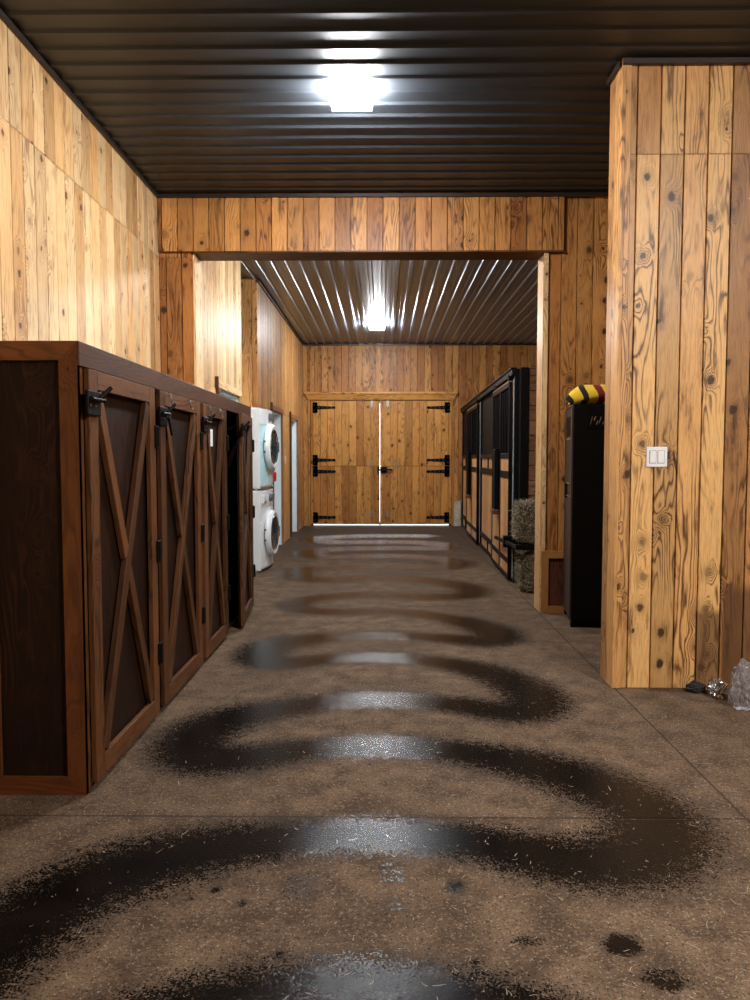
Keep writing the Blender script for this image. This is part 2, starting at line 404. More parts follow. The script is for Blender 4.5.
# column / partition wall on the right
CXL, CYF, CYB = 1.335, 4.27, 4.485
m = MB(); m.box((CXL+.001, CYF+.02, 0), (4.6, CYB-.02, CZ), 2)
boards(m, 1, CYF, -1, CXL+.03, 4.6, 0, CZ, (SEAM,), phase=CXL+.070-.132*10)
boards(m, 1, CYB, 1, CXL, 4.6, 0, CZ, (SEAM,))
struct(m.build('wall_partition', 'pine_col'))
m = MB(); m.box((CXL-.02, CYF-.014, 0), (CXL+.0, CYF+.115, CZ), 2, bev=.002, r=(.15, .7, .1)); m.box((CXL-.02, CYF+.117, 0), (CXL+.0, CYB+.0, CZ), 2, bev=.002, r=(.7, .4, .6))
m.box((CXL, CYF-.014, 0), (CXL+.03, CYF-.001, CZ), 2, bev=.002)
struct(m.build('trim_6', 'pine'))
# recess side + remaining hall walls
m = MB(); m.box((3.32, CYB, 0), (3.45, YH, CZ), 2); boards(m, 0, 3.3, -1, CYB, YH, 0, CZ); struct(m.build('wall_recess', 'pine'))
m = MB(); m.box((4.62, -4, 0), (4.75, CYF, CZ), 2); boards(m, 0, 4.6, -1, -4, CYF, 0, CZ, (SEAM,)); struct(m.build('wall_right', 'pine'))
m = MB(); m.box((XL-.15, -4.15, 0), (4.75, -4.02, CZ), 2); boards(m, 1, -4, 1, XL, 4.6, 0, CZ, (SEAM,)); struct(m.build('wall_back', 'pine'))

# aisle left wall with three doorways
YFAR = 14.53
XA = -1.575; XB = -1.545; TD = .16; DZ = 1.985
doors = [(XA, 7.16, 8.17), (XB, 10.42, 11.38), (XB, 12.50, 13.42)]
m = MB()
def wall_rects(X, y0, y1, ops, nm=1):
    cur = y0
    for a, b in ops+[(None, None)]:
        e = y1 if a is None else a
        m.box((X-TD, cur, 0), (X-.02, e, CZ), 2); boards(m, 0, X, nm, cur, e, 0, CZ if a is None else DZ, phase=.05)
        if a is None: break
        boards(m, 0, X, nm, cur, e, DZ, CZ, phase=.05)
        m.box((X-TD, a, DZ), (X-.02, b, CZ), 2); boards(m, 0, X, nm, a, b, DZ, CZ, phase=.05); cur = b
wall_rects(XA, YH+.225, 8.42, [(7.16, 8.17)])
m.box((-2.3, 8.27, 0), (XA-.004, 8.42, CZ), 2); 
struct(m.build('wall_aisle', 'pine_pale'))
m = MB(); wall_rects(XB, 9.309, YFAR, [(10.42, 11.38), (12.50, 13.42)])
m.box((-2.3, 9.32, 0), (XB-.004, 9.45, CZ), 2)
boards(m, 1, 9.3, -1, -2.2, XB, 0, CZ, (2.6,), phase=.1)
struct(m.build('wall_corridor', 'pine'))
m = MB(); m.box((-2.34, 8.27, 0), (-2.22, 9.45, CZ), 2); boards(m, 0, -2.2, 1, 8.42, 9.3, 0, CZ); struct(m.build('wall_alcove', 'pine'))

for n, (X, a, b) in enumerate(doors):
    fr = MB()   # white jambs + white leaf
    fr.box((X-TD, a, 0), (X-.002, a+.02, DZ), 2); fr.box((X-TD, b-.02, 0), (X-.002, b, DZ), 2); fr.box((X-TD, a+.02, DZ-.02), (X-.002, b-.02, DZ), 1)
    lf = MB(); xl = X-.10
    lf.box((xl-.035, a+.022, .01), (xl, b-.022, DZ-.022), 2, bev=.002)
    for (z0, z1) in ((.15, .85), (1.0, 1.82)):
        for (y0, y1) in ((a+.12, (a+b)/2-.05), ((a+b)/2+.05, b-.12)):
            lf.box((xl-.001, y0, z0), (xl+.006, y1, z1), 2, bev=.004)
    d = struct(lf.build('door_%d' % (n+1), 'white_paint'))
    fr.build('jamb', 'white_paint', d)
    kb = MB(); kb.lathe([(0, 0), (.012, 0), (.012, .03), (.028, .04), (.03, .055), (.018, .068), (0, .07)], (xl, a+.09, .98), (1, 0, 0), 16); kb.build('door_handle', 'black', d)
    c = MB(); w = .07; t_ = .028
    c.box((X, b, 0), (X+t_, b+w, DZ), 2, bev=.003); c.box((X, a-w-.01, DZ), (X+t_, b+w+.01, DZ+w), 1, bev=.003)
    cs = struct(c.build('trim_%d' % (7+n), 'casing' if n else 'pine_pale'))
    c = MB(); c.box((X, a-w, 0), (X+t_, a, DZ), 2, bev=.003); c.box((X+.0, a-w-.022, DZ-.01), (X+t_+.004, a-w-.010, DZ+w+.03), 2)
    c.build('side_board', 'casing_dark', cs)

# far wall
DL, DR, DT = -1.408, 1.335, 2.425
m = MB()
m.box((-2.3, YFAR+.02, 0), (DL, YFAR+.2, CZ), 2); m.box((DR, YFAR+.02, 0), (4.6, YFAR+.2, CZ), 2); m.box((DL, YFAR+.02, DT), (DR, YFAR+.2, CZ), 0)
boards(m, 1, YFAR, -1, XB, DL-.001, 0, CZ); boards(m, 1, YFAR, -1, DR, 4.6, 0, CZ); boards(m, 1, YFAR, -1, DL-.001, DR, DT, CZ)
struct(m.build('wall_far', 'pine_far'))
m = MB(); m.box((4.62, YH+.2, 0), (4.75, YFAR+.2, CZ), 2); boards(m, 0, 4.6, -1, YH+.2, YFAR, 0, CZ); struct(m.build('wall_stalls', 'rough_plank'))
# lintel and casings
m = MB()
P = [(-1.515, 2.585), (1.425, 2.585), (1.425, 2.56), (1.36, 2.445), (-1.45, 2.445), (-1.515, 2.56)]
ys = (YFAR-.055, YFAR-.0)
m.box((-1.515, YFAR-.07, 2.545), (1.43, YFAR, 2.59), 0, bev=.004)
m.face([(-1.50, YFAR-.05, 2.545), (-1.445, YFAR-.025, 2.44), (1.365, YFAR-.025, 2.44), (1.415, YFAR-.05, 2.545)], [(0, 0), (.1, 0), (.1, 2.8), (0, 2.8)], (.2, .6, .3))
m.face([(-1.50, YFAR-.05, 2.545), (-1.50, YFAR, 2.545), (-1.445, YFAR, 2.44), (-1.445, YFAR-.025, 2.44)])
m.face([(1.415, YFAR-.05, 2.545), (1.365, YFAR-.025, 2.44), (1.365, YFAR, 2.44), (1.415, YFAR, 2.545)])
struct(m.build('trim_10', 'pine_door'))
m = MB(); m.box((DL-.035, YFAR-.02, 0), (DL, YFAR-.0005, 2.44), 2, bev=.003); m.box((DR, YFAR-.02, 0), (DR+.035, YFAR-.0005, 2.44), 2, bev=.003)
struct(m.build('trim_11', 'pine_door'))
m = MB(); m.box((DL-.02, YFAR+.06, 0), (DL+.05, YFAR+.10, DT+.02), 2); m.box((DR-.05, YFAR+.06, 0), (DR+.02, YFAR+.10, DT+.02), 2); m.box((DL+.05, YFAR+.06, DT-.05), (DR-.05, YFAR+.10, DT+.02), 0)
struct(m.build('trim_14', 'casing_dark'))
# dutch doors: four leaves
SP = 1.165; GX = -.062
def hinge(parent, x, z, sx):
    h = MB(); y = YFAR-.004
    h.box((x, y-.012, z-.10), (x+sx*.095, y-.02+.008, z+.10), 2, bev=.002)
    L = .37; x0 = x+sx*.07
    pts = [(x0, .036), (x0+sx*L*.85, .021), (x0+sx*L*.95, .028), (x0+sx*L, .012)]
    up = [(px, y-.014, z+w) for px, w in pts]; dn = [(px, y-.014, z-w) for px, w in pts][::-1]
    q = up+dn
    h.face(q if sx < 0 else q[::-1]); q2 = [(p[0], y-.004, p[2]) for p in q]; h.face(q2[::-1] if sx < 0 else q2)
    for i in range(len(q)):
        j = (i+1) % len(q); h.face([q[i], q2[i], q2[j], q[j]])
    for k in range(4): h.lathe([(.010, 0), (.007, .004), (0, .005)], (x0+sx*(.05+k*.08), y-.014, z), (0, -1, 0), 10, 1)
    for dz in (-.05, .05): h.lathe([(.010, 0), (.007, .004), (0, .005)], (x+sx*.03, y-.012, z+dz), (0, -1, 0), 10, 1)
    h.build('strap_hinge', ['black', 'plastic_grey'], parent)
def bolt(parent, x, z, L=.12):
    h = MB(); y = YFAR-.004
    h.box((x-.022, y-.006, z-L/2), (x+.022, y, z+L/2), 2, bev=.001); h.tube([(x, y-.014, z-L/2-.03), (x, y-.014, z+L/2+.03)], .009)
    for dz in (-.03, .03): h.box((x-.03, y-.02, z+dz-.008), (x+.03, y-.004, z+dz+.008), 0, bev=.002)
    h.build('slide_bolt', 'silver', parent)
k = 4; leaf = {}
for side in (0, 1):
    for up in (0, 1):
        x0, x1 = (DL+.006, GX-.003) if side == 0 else (GX+.003, DR-.006)
        z0, z1 = (.034, SP-.004) if not up else (SP+.004, DT-.006)
        m = MB(); m.box((x0, YFAR+.015, z0), (x1, YFAR+.05, z1), 2)
        boards(m, 1, YFAR-.004, -1, x0, x1, z0, z1, phase=.0 if side else .05, bw=.14)
        o = struct(m.build('door_%d' % k, 'pine_door')); leaf[(side, up)] = o; k += 1
        if up: q = MB(); q.box((x0+.02, YFAR+.052, SP-.03), (x1, YFAR+.075, SP+.03), 0); q.build('rebate_strip', 'casing_dark', o)
        hx, s_ = (x0+.045, 1) if side == 0 else (x1-.045, -1)
        hinge(o, hx, (SP+.115 if up else SP-.105), s_); hinge(o, hx, (DT-.135 if up else .17), s_)
bolt(leaf[(0, 1)], -.215, 2.36); bolt(leaf[(1, 1)], .09, 2.36)
bolt(leaf[(0, 1)], -.215, SP+.05, .1); bolt(leaf[(1, 1)], .235, SP+.04, .1)
bolt(leaf[(0, 0)], -.215, .24); bolt(leaf[(1, 0)], .09, .24)
m = MB(); y = YFAR-.004
m.box((GX+.02, y-.03, 1.03), (GX+.14, y, 1.15), 2, bev=.004); m.tube([(GX-.04, y-.045, 1.09), (GX+.25, y-.045, 1.09)], .016, 10); m.box((GX-.045, y-.06, 1.0), (GX-.015, y-.02, 1.14), 2, bev=.004)
m.build('latch', 'black', leaf[(1, 0)])
m = MB(); m.box((GX-.02, y-.03, .025), (GX+.035, y+.03, .085), 2, bev=.004); m.build('floor_stop', 'silver', leaf[(1, 0)])

# outside ground seen through gaps
m = MB(); m.box((-12, YFAR+.2, -.1), (12, 40, -.02), 0); struct(m.build('ground', 'snow'))

# ------------------------------------------------------------------ ceilings
def corr(x0, x1, y0, y1, along, z, period=.16, depth=.022):
    m = MB()
    if along == 'X': depth = .012
    prof = [(0, 0), (.100, 0), (.116, -depth), (.140, -depth), (.156, 0)]
    lo, hi = (y0, y1) if along == 'X' else (x0, x1); p = []; k = 0
    # minor stiffening bead in the pans
    if along == 'Y': prof = [(0, 0), (.034, 0), (.038, -.004), (.050, -.004), (.054, 0), (.088, 0), (.100, -depth), (.136, -depth), (.148, 0)]
    while lo+k*period < hi:
        for a, b in prof:
            if lo+k*period+a < hi: p.append((lo+k*period+a, z+depth+b))
        k += 1
    p.append((hi, z+depth))
    for (a, za), (b, zb) in zip(p[:-1], p[1:]):
        if along == 'X': m.face([(x0, a, za), (x0, b, zb), (x1, b, zb), (x1, a, za)])
        else: m.face([(a, y0, za), (a, y1, za), (b, y1, zb), (b, y0, zb)])
    return m
m = corr(XL-.15, 4.75, -4.15, YH+.01, 'X', CZ-.02); m.box((XL-.15, -4.15, CZ+.05), (4.75, YH+.2, CZ+.15), 0); ce = struct(m.build('ceiling', 'bronze'))
m = corr(-2.35, 4.75, YH+.2, YFAR+.2, 'Y', CZ-.02); m.box((-2.35, YH+.2, CZ+.05), (4.75, YFAR+.2, CZ+.15), 0); struct(m.build('ceiling_aisle', 'galv'))
m = MB()
def ltrim(p0, p1, n):
    m.bar((p0[0]+n[0]*.012, p0[1]+n[1]*.012, CZ-.034), (p1[0]+n[0]*.012, p1[1]+n[1]*.012, CZ-.034), .028, .02, (n[0], n[1], 0), 0, .001)
ltrim((XL, -4), (XL, YH-.05), (1, 0)); ltrim((XL, YH-.045), (3.3, YH-.045), (0, -1)); ltrim((CXL-.02, CYF-.014), (4.6, CYF-.014), (0, -1)); ltrim((CXL-.02, CYF), (CXL-.02, CYB), (-1, 0))
struct(m.build('trim_12', 'brownmetal'))
m = MB(); ltrim((XB, 9.3), (XB, YFAR), (1, 0)); ltrim((XB, YFAR), (4.6, YFAR), (0, -1)); struct(m.build('trim_13', 'brownmetal'))

# ------------------------------------------------------------------ floor with wet hose trail
path_px = [(-60, 985), (20, 925), (70, 893), (150, 862), (250, 843), (370, 834), (470, 842), (540, 856), (600, 862), (645, 852), (658, 832), (640, 808), (590, 783), (530, 765),
           (460, 752), (390, 746), (320, 748), (250, 757), (205, 758), (192, 746), (205, 730), (250, 714), (320, 703), (380, 699), (450, 704), (500, 711), (528, 710), (534, 698), (518, 685),
           (480, 670), (420, 660), (370, 657), (320, 660), (280, 663), (262, 657), (275, 645), (320, 638), (380, 635), (440, 638), (485, 641), (497, 636), (480, 626), (440, 617), (390, 612),
           (340, 612), (305, 610), (295, 604), (320, 598), (370, 595), (430, 597), (468, 595), (470, 588), (430, 581), (380, 578), (330, 580), (300, 577), (305, 570), (350, 567), (400, 566), (445, 567),
           (455, 562), (420, 557), (370, 556), (325, 557), (310, 553), (340, 549), (400, 548), (440, 548), (430, 543), (380, 542), (330, 542), (320, 538), (370, 536), (420, 536)]
wid_px = {0: .17}
path0 = [(60, 1060), (180, 1018), (260, 1000), (350, 992), (440, 1000), (520, 1022), (600, 1060)]
segs = []
def addpath(pp, hw):
    # catmull-rom
    W = [Vector(fl(*p)) for p in pp]; out = []
    for i in range(len(W)-1):
        p0, p1, p2, p3 = W[max(i-1, 0)], W[i], W[i+1], W[min(i+2, len(W)-1)]
        for k in range(4):
            t = k/4; out.append(.5*((2*p1)+(p2-p0)*t+(2*p0-5*p1+4*p2-p3)*t*t+(3*p1-p0-3*p2+p3)*t**3))
    out.append(W[-1])
    for a, b in zip(out[:-1], out[1:]): segs.append((a, b, hw(a)))
def hwf(p):
    y = p.y; base = .115+.045*max(0, min(1, (y-5)/6))
    tip = max(0, min(1, (abs(p.x-.0)-.35)/.5)) if y < 6 else 0
    base += .05*max(0, min(1, (y-6)/3))+.04*max(0, min(1, (y-9)/3))
    return base*(1+.45*tip)
addpath(path_px, hwf); addpath(path0, lambda p: .115)
blobs = [(622, 945, 17, 10, 1.), (665, 980, 20, 11, .75), (456, 886, 9, 6, .8), (300, 886, 22, 15, .44), (530, 941, 16, 5, .6), (470, 962, 6, 5, .7), (280, 955, 5, 4, .7), (545, 845, 26, 14, .6), (215, 890, 5, 3, .7), (240, 903, 4, 3, .8), (190, 898, 5, 3, .6)]
BL = []
for (x, y, rx, ry, s) in blobs:
    c = fl(x, y); BL.append((c[0], c[1], abs(fl(x+rx, y)[0]-c[0]), abs(fl(x, y-ry)[1]-c[1]), s))
PR = []
for (x, y, rx, ry) in ((392, 873, 15, 11), (393, 905, 12, 9), (667, 980, 22, 12)):
    c = fl(x, y); PR.append((c[0], c[1], abs(fl(x+rx, y)[0]-c[0]), abs(fl(x, y-ry)[1]-c[1])))
def wetness(x, y):
    best = 0
    for (a, b, hw) in segs:
        if y < min(a.y, b.y)-.6 or y > max(a.y, b.y)+.6 or x < min(a.x, b.x)-.6 or x > max(a.x, b.x)+.6: continue
        dx, dy = b.x-a.x, b.y-a.y; L = dx*dx+dy*dy or 1e-9
        t = max(0, min(1, ((x-a.x)*dx+(y-a.y)*dy)/L)); d = math.hypot(x-a.x-t*dx, y-a.y-t*dy)
        v = 1.-(d-hw*.45)/(hw*1.45)
        if v > best: best = v
    best = min(1.5, best)
    for (cx, cy_, rx, ry, s) in BL:
        d = math.hypot((x-cx)/rx, (y-cy_)/ry)
        if d < 1.6: best = max(best, s*min(1, 1.6-d+.0)*1.1)
    for (cx, cy_, rx, ry) in PR:
        d = math.hypot((x-cx)/rx, (y-cy_)/ry)
        if d < 1.1 and math.sin((y-cy_)/ry*9+math.sin(x*30)) > -.1: best = max(best, .62)
    return max(0, best)
xs = []; x = -2.4
while x < 4.76:
    xs.append(x); x += .03 if -1.7 < x < 1.8 else .25
ysl = []; y = -4.2
while y < YFAR+.25:
    ysl.append(y)
    y += .25 if y < 1.2 else (.015 if y < 3.2 else (.022 if y < 6 else .045))
ysl.append(YFAR+.22)
me = bpy.data.meshes.new('floor'); vs = [(x, y, 0) for y in ysl for x in xs]; nx = len(xs)
fs = [(j*nx+i, j*nx+i+1, (j+1)*nx+i+1, (j+1)*nx+i) for j in range(len(ysl)-1) for i in range(nx-1)]
me.from_pydata(vs, [], fs); at = me.attributes.new('wet', 'FLOAT', 'POINT')
at.data.foreach_set('value', [wetness(v[0], v[1]) if (-1.9 < v[0] < 1.9 and 1.3 < v[1] < 14.5) else 0. for v in vs])
me.materials.append(M['concrete']); fo = bpy.data.objects.new('floor', me); COL.objects.link(fo); struct(fo)

# ------------------------------------------------------------------ lamps
M['lens1'] = emit('lamp_lens', (.98, .985, 1.), 150)
M['lens2'] = emit('aisle_lamp_lens', (.97, .985, 1.), 135)
M['lens3'] = emit('hall_lamp_lens', (.99, .985, .98), 430)
M['lampmetal'] = simple('white_lamp_housing', (.5, .5, .5), .4)
def lamp(x, y, label, lens, s=.14):
    t = thing('ceiling_light', label, 'ceiling light', (x, y, CZ-.02), group='ceiling lamps')
    b = MB(); b.box((-.11, -.09, -.008), (.11, .09, .0), 0, bev=.002); b.build('housing', 'lampmetal', t)
    l = MB(); z1, z0 = -.009, -.075
    a, c = s*.93, s*.85
    e, g = a*.88, c*.88
    top = [(-a, -e, z1), (a, -e, z1), (a, e, z1), (-a, e, z1)]; bot = [(-c, -g, z0), (c, -g, z0), (c, g, z0), (-c, g, z0)]
    l.face(bot[::-1]); 
    for i in range(4):
        j = (i+1) % 4; l.face([top[i], bot[i], bot[j], top[j]][::-1])
    l.face(top); o = l.build('lens', lens, t)
    return t
lamp(-.19, 4.575, 'square glowing lamp on the dark corrugated ceiling of the front hall', 'lens1')
lamp(-.10, 12.4, 'small glowing lamp on the ribbed ceiling beyond the wide opening', 'lens2')
lamp(-.10, 7.75, 'ceiling lamp just behind the wide opening header', 'lens2')
lamp(2.5, .7, 'ceiling lamp in the front hall above and right of the viewpoint', 'lens3')

# ------------------------------------------------------------------ tack cabinet
CX, CB, CT = -1.16, -1.565, 1.765; CY0, CY1 = 2.857, 6.56
cab = thing('tack_cabinet', 'long dark brown wooden cabinet with crossed door braces along left wall', 'cabinet', (CX, CY0, 0))
def L(x, y, z): return (x-CX, y-CY0, z)
m = MB()
m.box(L(CB, CY0+.02, .02), L(CB+.012, CY1-.02, CT-.02), 2); m.box(L(CB, CY0+.02, .02), L(CX-.02, CY1-.02, .04), 1); m.box(L(CB, CY1-.03, .0), L(CX-.02, CY1-.001, CT-.03), 2)
U = (CY1-CY0)/4
for k in (1, 2): m.box(L(CB, CY0+U*k-.009, .04), L(CX-.025, CY0+U*k+.009, CT-.03), 2)
m.box(L(CB, CY0+.022, 0), L(CX-.02, CY0+.034, CT-.03), 2)
m.build('carcass', 'stain_panel', cab)
m = MB(); m.box(L(CB-.0, CY0+.006, CT-.025), L(CX+.004, CY1+.005, CT), 1, bev=.003); m.build('top', 'stain', cab)
m = MB(); frame_mitred(m, CB-CX, 0.0, 0, CT-.002, .072, 0, .022); m.face([(0, 0, 0), (0, .022, 0), (0, .022, CT), (0, 0, CT)]); m.build('end_frame', 'stain_end', cab)
m = MB(); m.box(L(CB+.06, CY0+.014, .06), L(CX-.06, CY0+.021, CT-.06), 2, r=(.5, .5, .3)); m.build('end_panel', 'stain_panel', cab)
m = MB(); m.box(L(CX-.018, CY0+.001, CT-.095), L(CX+.008, CY1, CT-.001), 1, bev=.003); m.build('top_rail', 'stain', cab)
for k in (0, 1, 2, 4):
    y0 = CY0+U*k-(.045 if 0 < k < 4 else 0); y1 = y0+(.09 if 0 < k < 4 else .05)
    if k == 4: y0, y1 = CY1-.05, CY1
    if k == 0: y0 += .022
    m = MB(); m.box(L(CX-.022, y0, 0), L(CX+.0, y1, CT-.096), 2, bev=.002); m.build('face_post', 'stain', cab)
def make_door(w, h, latch_kind, hooks):
    """origin at far hinge edge, extends to -Y; front +X"""
    d = MB(); t = .022; s = .088
    d.box((.0, -w, 0), (t, -w+s, h), 2, bev=.002); d.box((.0, -s, 0), (t, 0, h), 2, bev=.002)
    d.box((.0, -w+s, h-.075), (t, -s, h), 1, bev=.002); d.box((.0, -w+s, 0), (t, -s, .085), 1, bev=.002)
    o = d.build('door', 'stain', cab)
    p = MB(); p.box((-.016, -w+.02, .02), (-.010, -.02, h-.02), 2, r=(.4, .5, random.random())); p.build('panel', 'stain_panel', o)
    y0, y1, z0, z1 = -w+s, -s, .085, h-.075; b = MB(); x = .008
    e = .02
    b.bar((x, y1-e, z1-.01), (x, y0+e, z0+.01), .062, .026, (1, 0, 0)); 
    my, mz = (y0+y1)/2, (z0+z1)/2
    dv = Vector((0, y1-y0-2*e, -(z1-z0))).normalized()*.036
    A = Vector((x, y0+e, z1-.01)); B = Vector((x, y1-e, z0+.01)); C_ = Vector((x, my, mz))
    b.bar(A, C_-dv, .060, .024, (1, 0, 0)); b.bar(C_+dv, B, .060, .024, (1, 0, 0)); b.build('brace', 'stain', o)
    for z in (.30, .82, h-.24):
        q = MB(); q.box((t, -.022, z-.055), (t+.009, .038, z+.055), 2, bev=.002); q.tube([(t+.01, 0, z-.05), (t+.01, 0, z+.05)], .007, 8); q.build('hinge', 'black', o)
    z = h-.13
    q = MB(); q.box((t, -w-.045, z-.05), (t+.014, -w+.085, z+.045), 1, bev=.003)
    q.tube([(t+.024, -w-.04, z+.012), (t+.024, -w+.09, z+.012)], .009, 8); q.tube([(t+.02, -w+.06, z+.02), (t+.045, -w+.11, z+.065)], .009, 8)
    for dy in (-.02, .03): q.lathe([(.008, 0), (.005, .004), (0, .005)], (t+.010, -w+dy, z-.012), (1, 0, 0), 10, 1)
    if latch_kind == 1: q.bar((t+.03, -w+.05, z-.0), (t+.03, -w+.11, z-.09), .035, .012, (1, 0, 0))
    lt = q.build('latch', ['black', 'silver'], o)
    if latch_kind == 2:
        g = MB(); g.box((t+.03, -w+.04, z-.14), (t+.034, -w+.10, z-.03), 2); tg = g.build('tag', 'switch', o); tg['label'] = 'small white tag'
    for yy in hooks:
        g = MB(); pts = [(t+.003, yy, h-.005), (t+.012, yy, h-.02), (t+.012, yy+.01, h-.05), (t+.02, yy+.02, h-.062)]; g.tube(pts, .005, 6); g.build('hook', 'silver', o)
    return o
HD = CT-.10-.03
for k in range(4):
    w = (U-.085, U-.085, .70, .85)[k]
    o = make_door(w, HD, (0, 1, 2, 0)[k], ((), (-w+.16, -.28), (-w+.15, -.25), ())[k])
    o.location = (0.002, (U-.035, 2*U-.035, 5.46-CY0, U*4-.03)[k], .03)
    if k == 3: o.rotation_euler = (0, 0, math.radians(4.5))

# ------------------------------------------------------------------ washer and dryer
ang = math.radians(-4)
def machine(name, label, cat, z, washer):
    W, D, H = .68, .68, .945
    base = (-1.405, 8.56)
    t = thing(name, label, cat, (base[0], base[1], z), ang)
    # local: front face X=0, runs +Y from 0 to W, body to -X
    b = MB()
    pr = [(0, 0), (0, W*.0)]
    b.box((-D, 0, .015), (-.02, W, H), 2, bev=.015)
    # bowed front
    n = 12
    for i in range(n):
        y0, y1 = W*i/n, W*(i+1)/n; fx = lambda y: .0+.035*(1-((y-W/2)/(W/2))**2)
        for (z0, z1, mi) in ((.05, H-.19, 1 if not washer else 0), (H-.185, H-.01, 0)):
            b.face([(fx(y0), y0, z0), (fx(y1), y1, z0), (fx(y1), y1, z1), (fx(y0), y0, z1)], None, None, mi, True)
        b.face([(fx(y0), y0, H-.01), (fx(y1), y1, H-.01), (-.03, y1, H), (-.03, y0, H)], None, None, 0)
        b.face([(fx(y0)-.01, y0, .03), (fx(y1)-.01, y1, .03), (fx(y1), y1, .05), (fx(y0), y0, .05)], None, None, 0)
    b.box((-.03, 0, .02), (.0, .012, H-.005), 2); b.box((-.03, W-.012, .02), (.0, W, H-.005), 2)
    for (yy, xx) in ((.05, -.06), (W-.05, -.06), (.05, -D+.05), (W-.05, -D+.05)): b.tube([(xx, yy, 0), (xx, yy, .02)], .02, 8, 0)
    b.build('body', ['white', 'white_blue'], t)
    dz = .43 if washer else .50; cy_ = W/2+.01
    r = MB(); r.lathe([(.265, .0), (.275, .02), (.27, .05), (.245, .068), (.215, .06), (.195, .035), (.19, .02)], (.03, cy_, dz), (1, 0, 0), 48, 0)
    dr = r.build('door', 'white', t)
    r = MB(); r.lathe([(.195, .02), (.192, .045), (.180, .036), (.12, .012), (0, .0)], (.04, cy_, dz), (1, 0, 0), 48, 0); r.build('glass', 'glass_dark', dr)
    r = MB(); r.lathe([(.205, .06), (.2, .068), (.19, .058)], (.03, cy_, dz), (1, 0, 0), 48, 0); r.build('ring', 'chrome', dr)
    r = MB(); r.box((.085, cy_+.21, dz-.06), (.105, cy_+.235, dz+.06), 2, bev=.004); r.build('handle', 'plastic_grey', dr)
    for dd in (-.06, .06):
        r = MB(); r.box((.03, .055, dz+dd-.012), (.052, .072, dz+dd+.012), 2, bev=.003); r.build('hinge', 'plastic_grey', t)
    r = MB(); r.lathe([(.045, 0), (.042, .03), (.03, .035), (0, .035)], (.035, W/2, H-.095), (1, 0, 0), 24, 0); r.build('knob', 'plastic_grey', t)
    r = MB(); r.box((.022, W/2+.12, H-.13), (.034, W/2+.27, H-.06), 1, bev=.003); r.build('display', 'plastic_grey', t)
    if washer:
        r = MB(); r.box((.012, .05, H-.15), (.032, .20, H-.06), 1, bev=.005); dw = r.build('detergent_drawer', 'white', t)
        r = MB(); r.box((.030, .08, H-.145), (.036, .17, H-.125), 1, bev=.002); r.build('handle', 'plastic_grey', dw)
machine('washing_machine', 'white front-loading washing machine standing on the floor under the dryer', 'washing machine', 0, True)
machine('tumble_dryer', 'white front-loading tumble dryer stacked on top of the washing machine', 'dryer', .95, False)

# lead hanging on the casing by the dryer
t = thing('hanging_lead', 'black cord with red handle hanging on wall between dryer and doorway', 'lead rope', (XB+.03, 10.25, 1.25))
m = MB(); m.tube([(0, 0, .22), (.03, .02, .15), (.02, -.01, .05), (.03, .01, -.03), (.02, .01, -.10)], .010, 8); m.tube([(0.0, 0, .22), (.05, .05, .28), (.08, .1, .35)], .005, 6); m.tube([(.02, 0, .05), (.045, .02, .0), (.025, .01, -.06)], .016, 8); m.build('cord', 'black', t)
m = MB(); m.box((.0, -.05, -.25), (.05, .05, -.12), 2, bev=.01); m.build('handle', 'red', t)
m = MB(); m.tube([(.02, .0, .22), (.03, 0, .12)], .022, 10); m.build('clip', 'red', t)

# switches
def switch(x, y, z, w, h, gangs, nrm, label):
    t = thing('light_switch', label, 'light switch', (x, y, z), 0 if nrm == 'y' else PI/2)
    m = MB(); m.box((-w/2, -.007, -h/2), (w/2, 0, h/2), 2, bev=.003); m.build('plate', 'switch', t)
    for g in range(gangs):
        cx = (g-(gangs-1)/2)*.046
        m = MB(); m.box((cx-.0175, -.0105, -.034), (cx+.0175, -.004, .034), 2, bev=.002)
        m.box((cx-.0195, -.0078, -.036), (cx+.0195, -.006, .036), 2, mi=1); m.build('rocker', ['switch', 'plastic_grey'], t)
switch(1.548, CYF, 1.326, .118, .115, 2, 'y', 'white double rocker switch plate on the pine wall at right')
switch(XB, 11.85, 1.29, .075, .12, 1, 'x', 'white single switch on the left wall between two white doorways')

# ------------------------------------------------------------------ steel locker in recess
ang = math.radians(-8)
t = thing('storage_locker', 'tall dark steel locker standing in the recess behind the pine column', 'locker', (1.452, 5.80, 0), ang)
W, D, H = .53, .62, 1.735   # W along +Y local, D along +X
m = MB(); m.box((.012, 0, .05), (D, W, H), 2, bev=.006); 
m.box((.03, .02, .0), (D-.02, W-.02, .05), 2); m.build('body', 'cabmetal', t)
m = MB(); m.box((0, .012, .07), (.014, W-.012, H-.02), 2, bev=.003); d = m.build('door', 'cabmetal_l', t)
m = MB(); m.box((-.004, .12, H-.24), (.001, W-.16, H-.09), 2, bev=.001); m.build('label_holder', 'cabmetal', d)
for zz in (H-.27, H-.62, H-.72): m = MB(); m.box((-.008, .1, zz), (.001, W-.2, zz+.008), 1); m.build('vent_lip', 'silver', d)
m = MB(); m.box((-.014, .30, 1.0), (.001, .38, 1.12), 2, bev=.004); m.build('handle', 'blackmatte', d)
m = MB(); m.box((.11, -.006, H-.19), (.30, .002, H-.075), 0, bev=.001, mi=0)
for k, (a, b, c, e) in enumerate(((.135, .03, .15, .09), (.16, .06, .175, .09), (.18, .03, .19, .06), (.20, .04, .215, .09), (.225, .03, .235, .055), (.245, .05, .26, .085))):
    m.bar((a, -.007, H-.19+b), (c, -.007, H-.19+e), .006, .002, (0, 1, 0), 1, 0)
m.build('nameplate', ['blackmatte', 'rough_plank'], t)
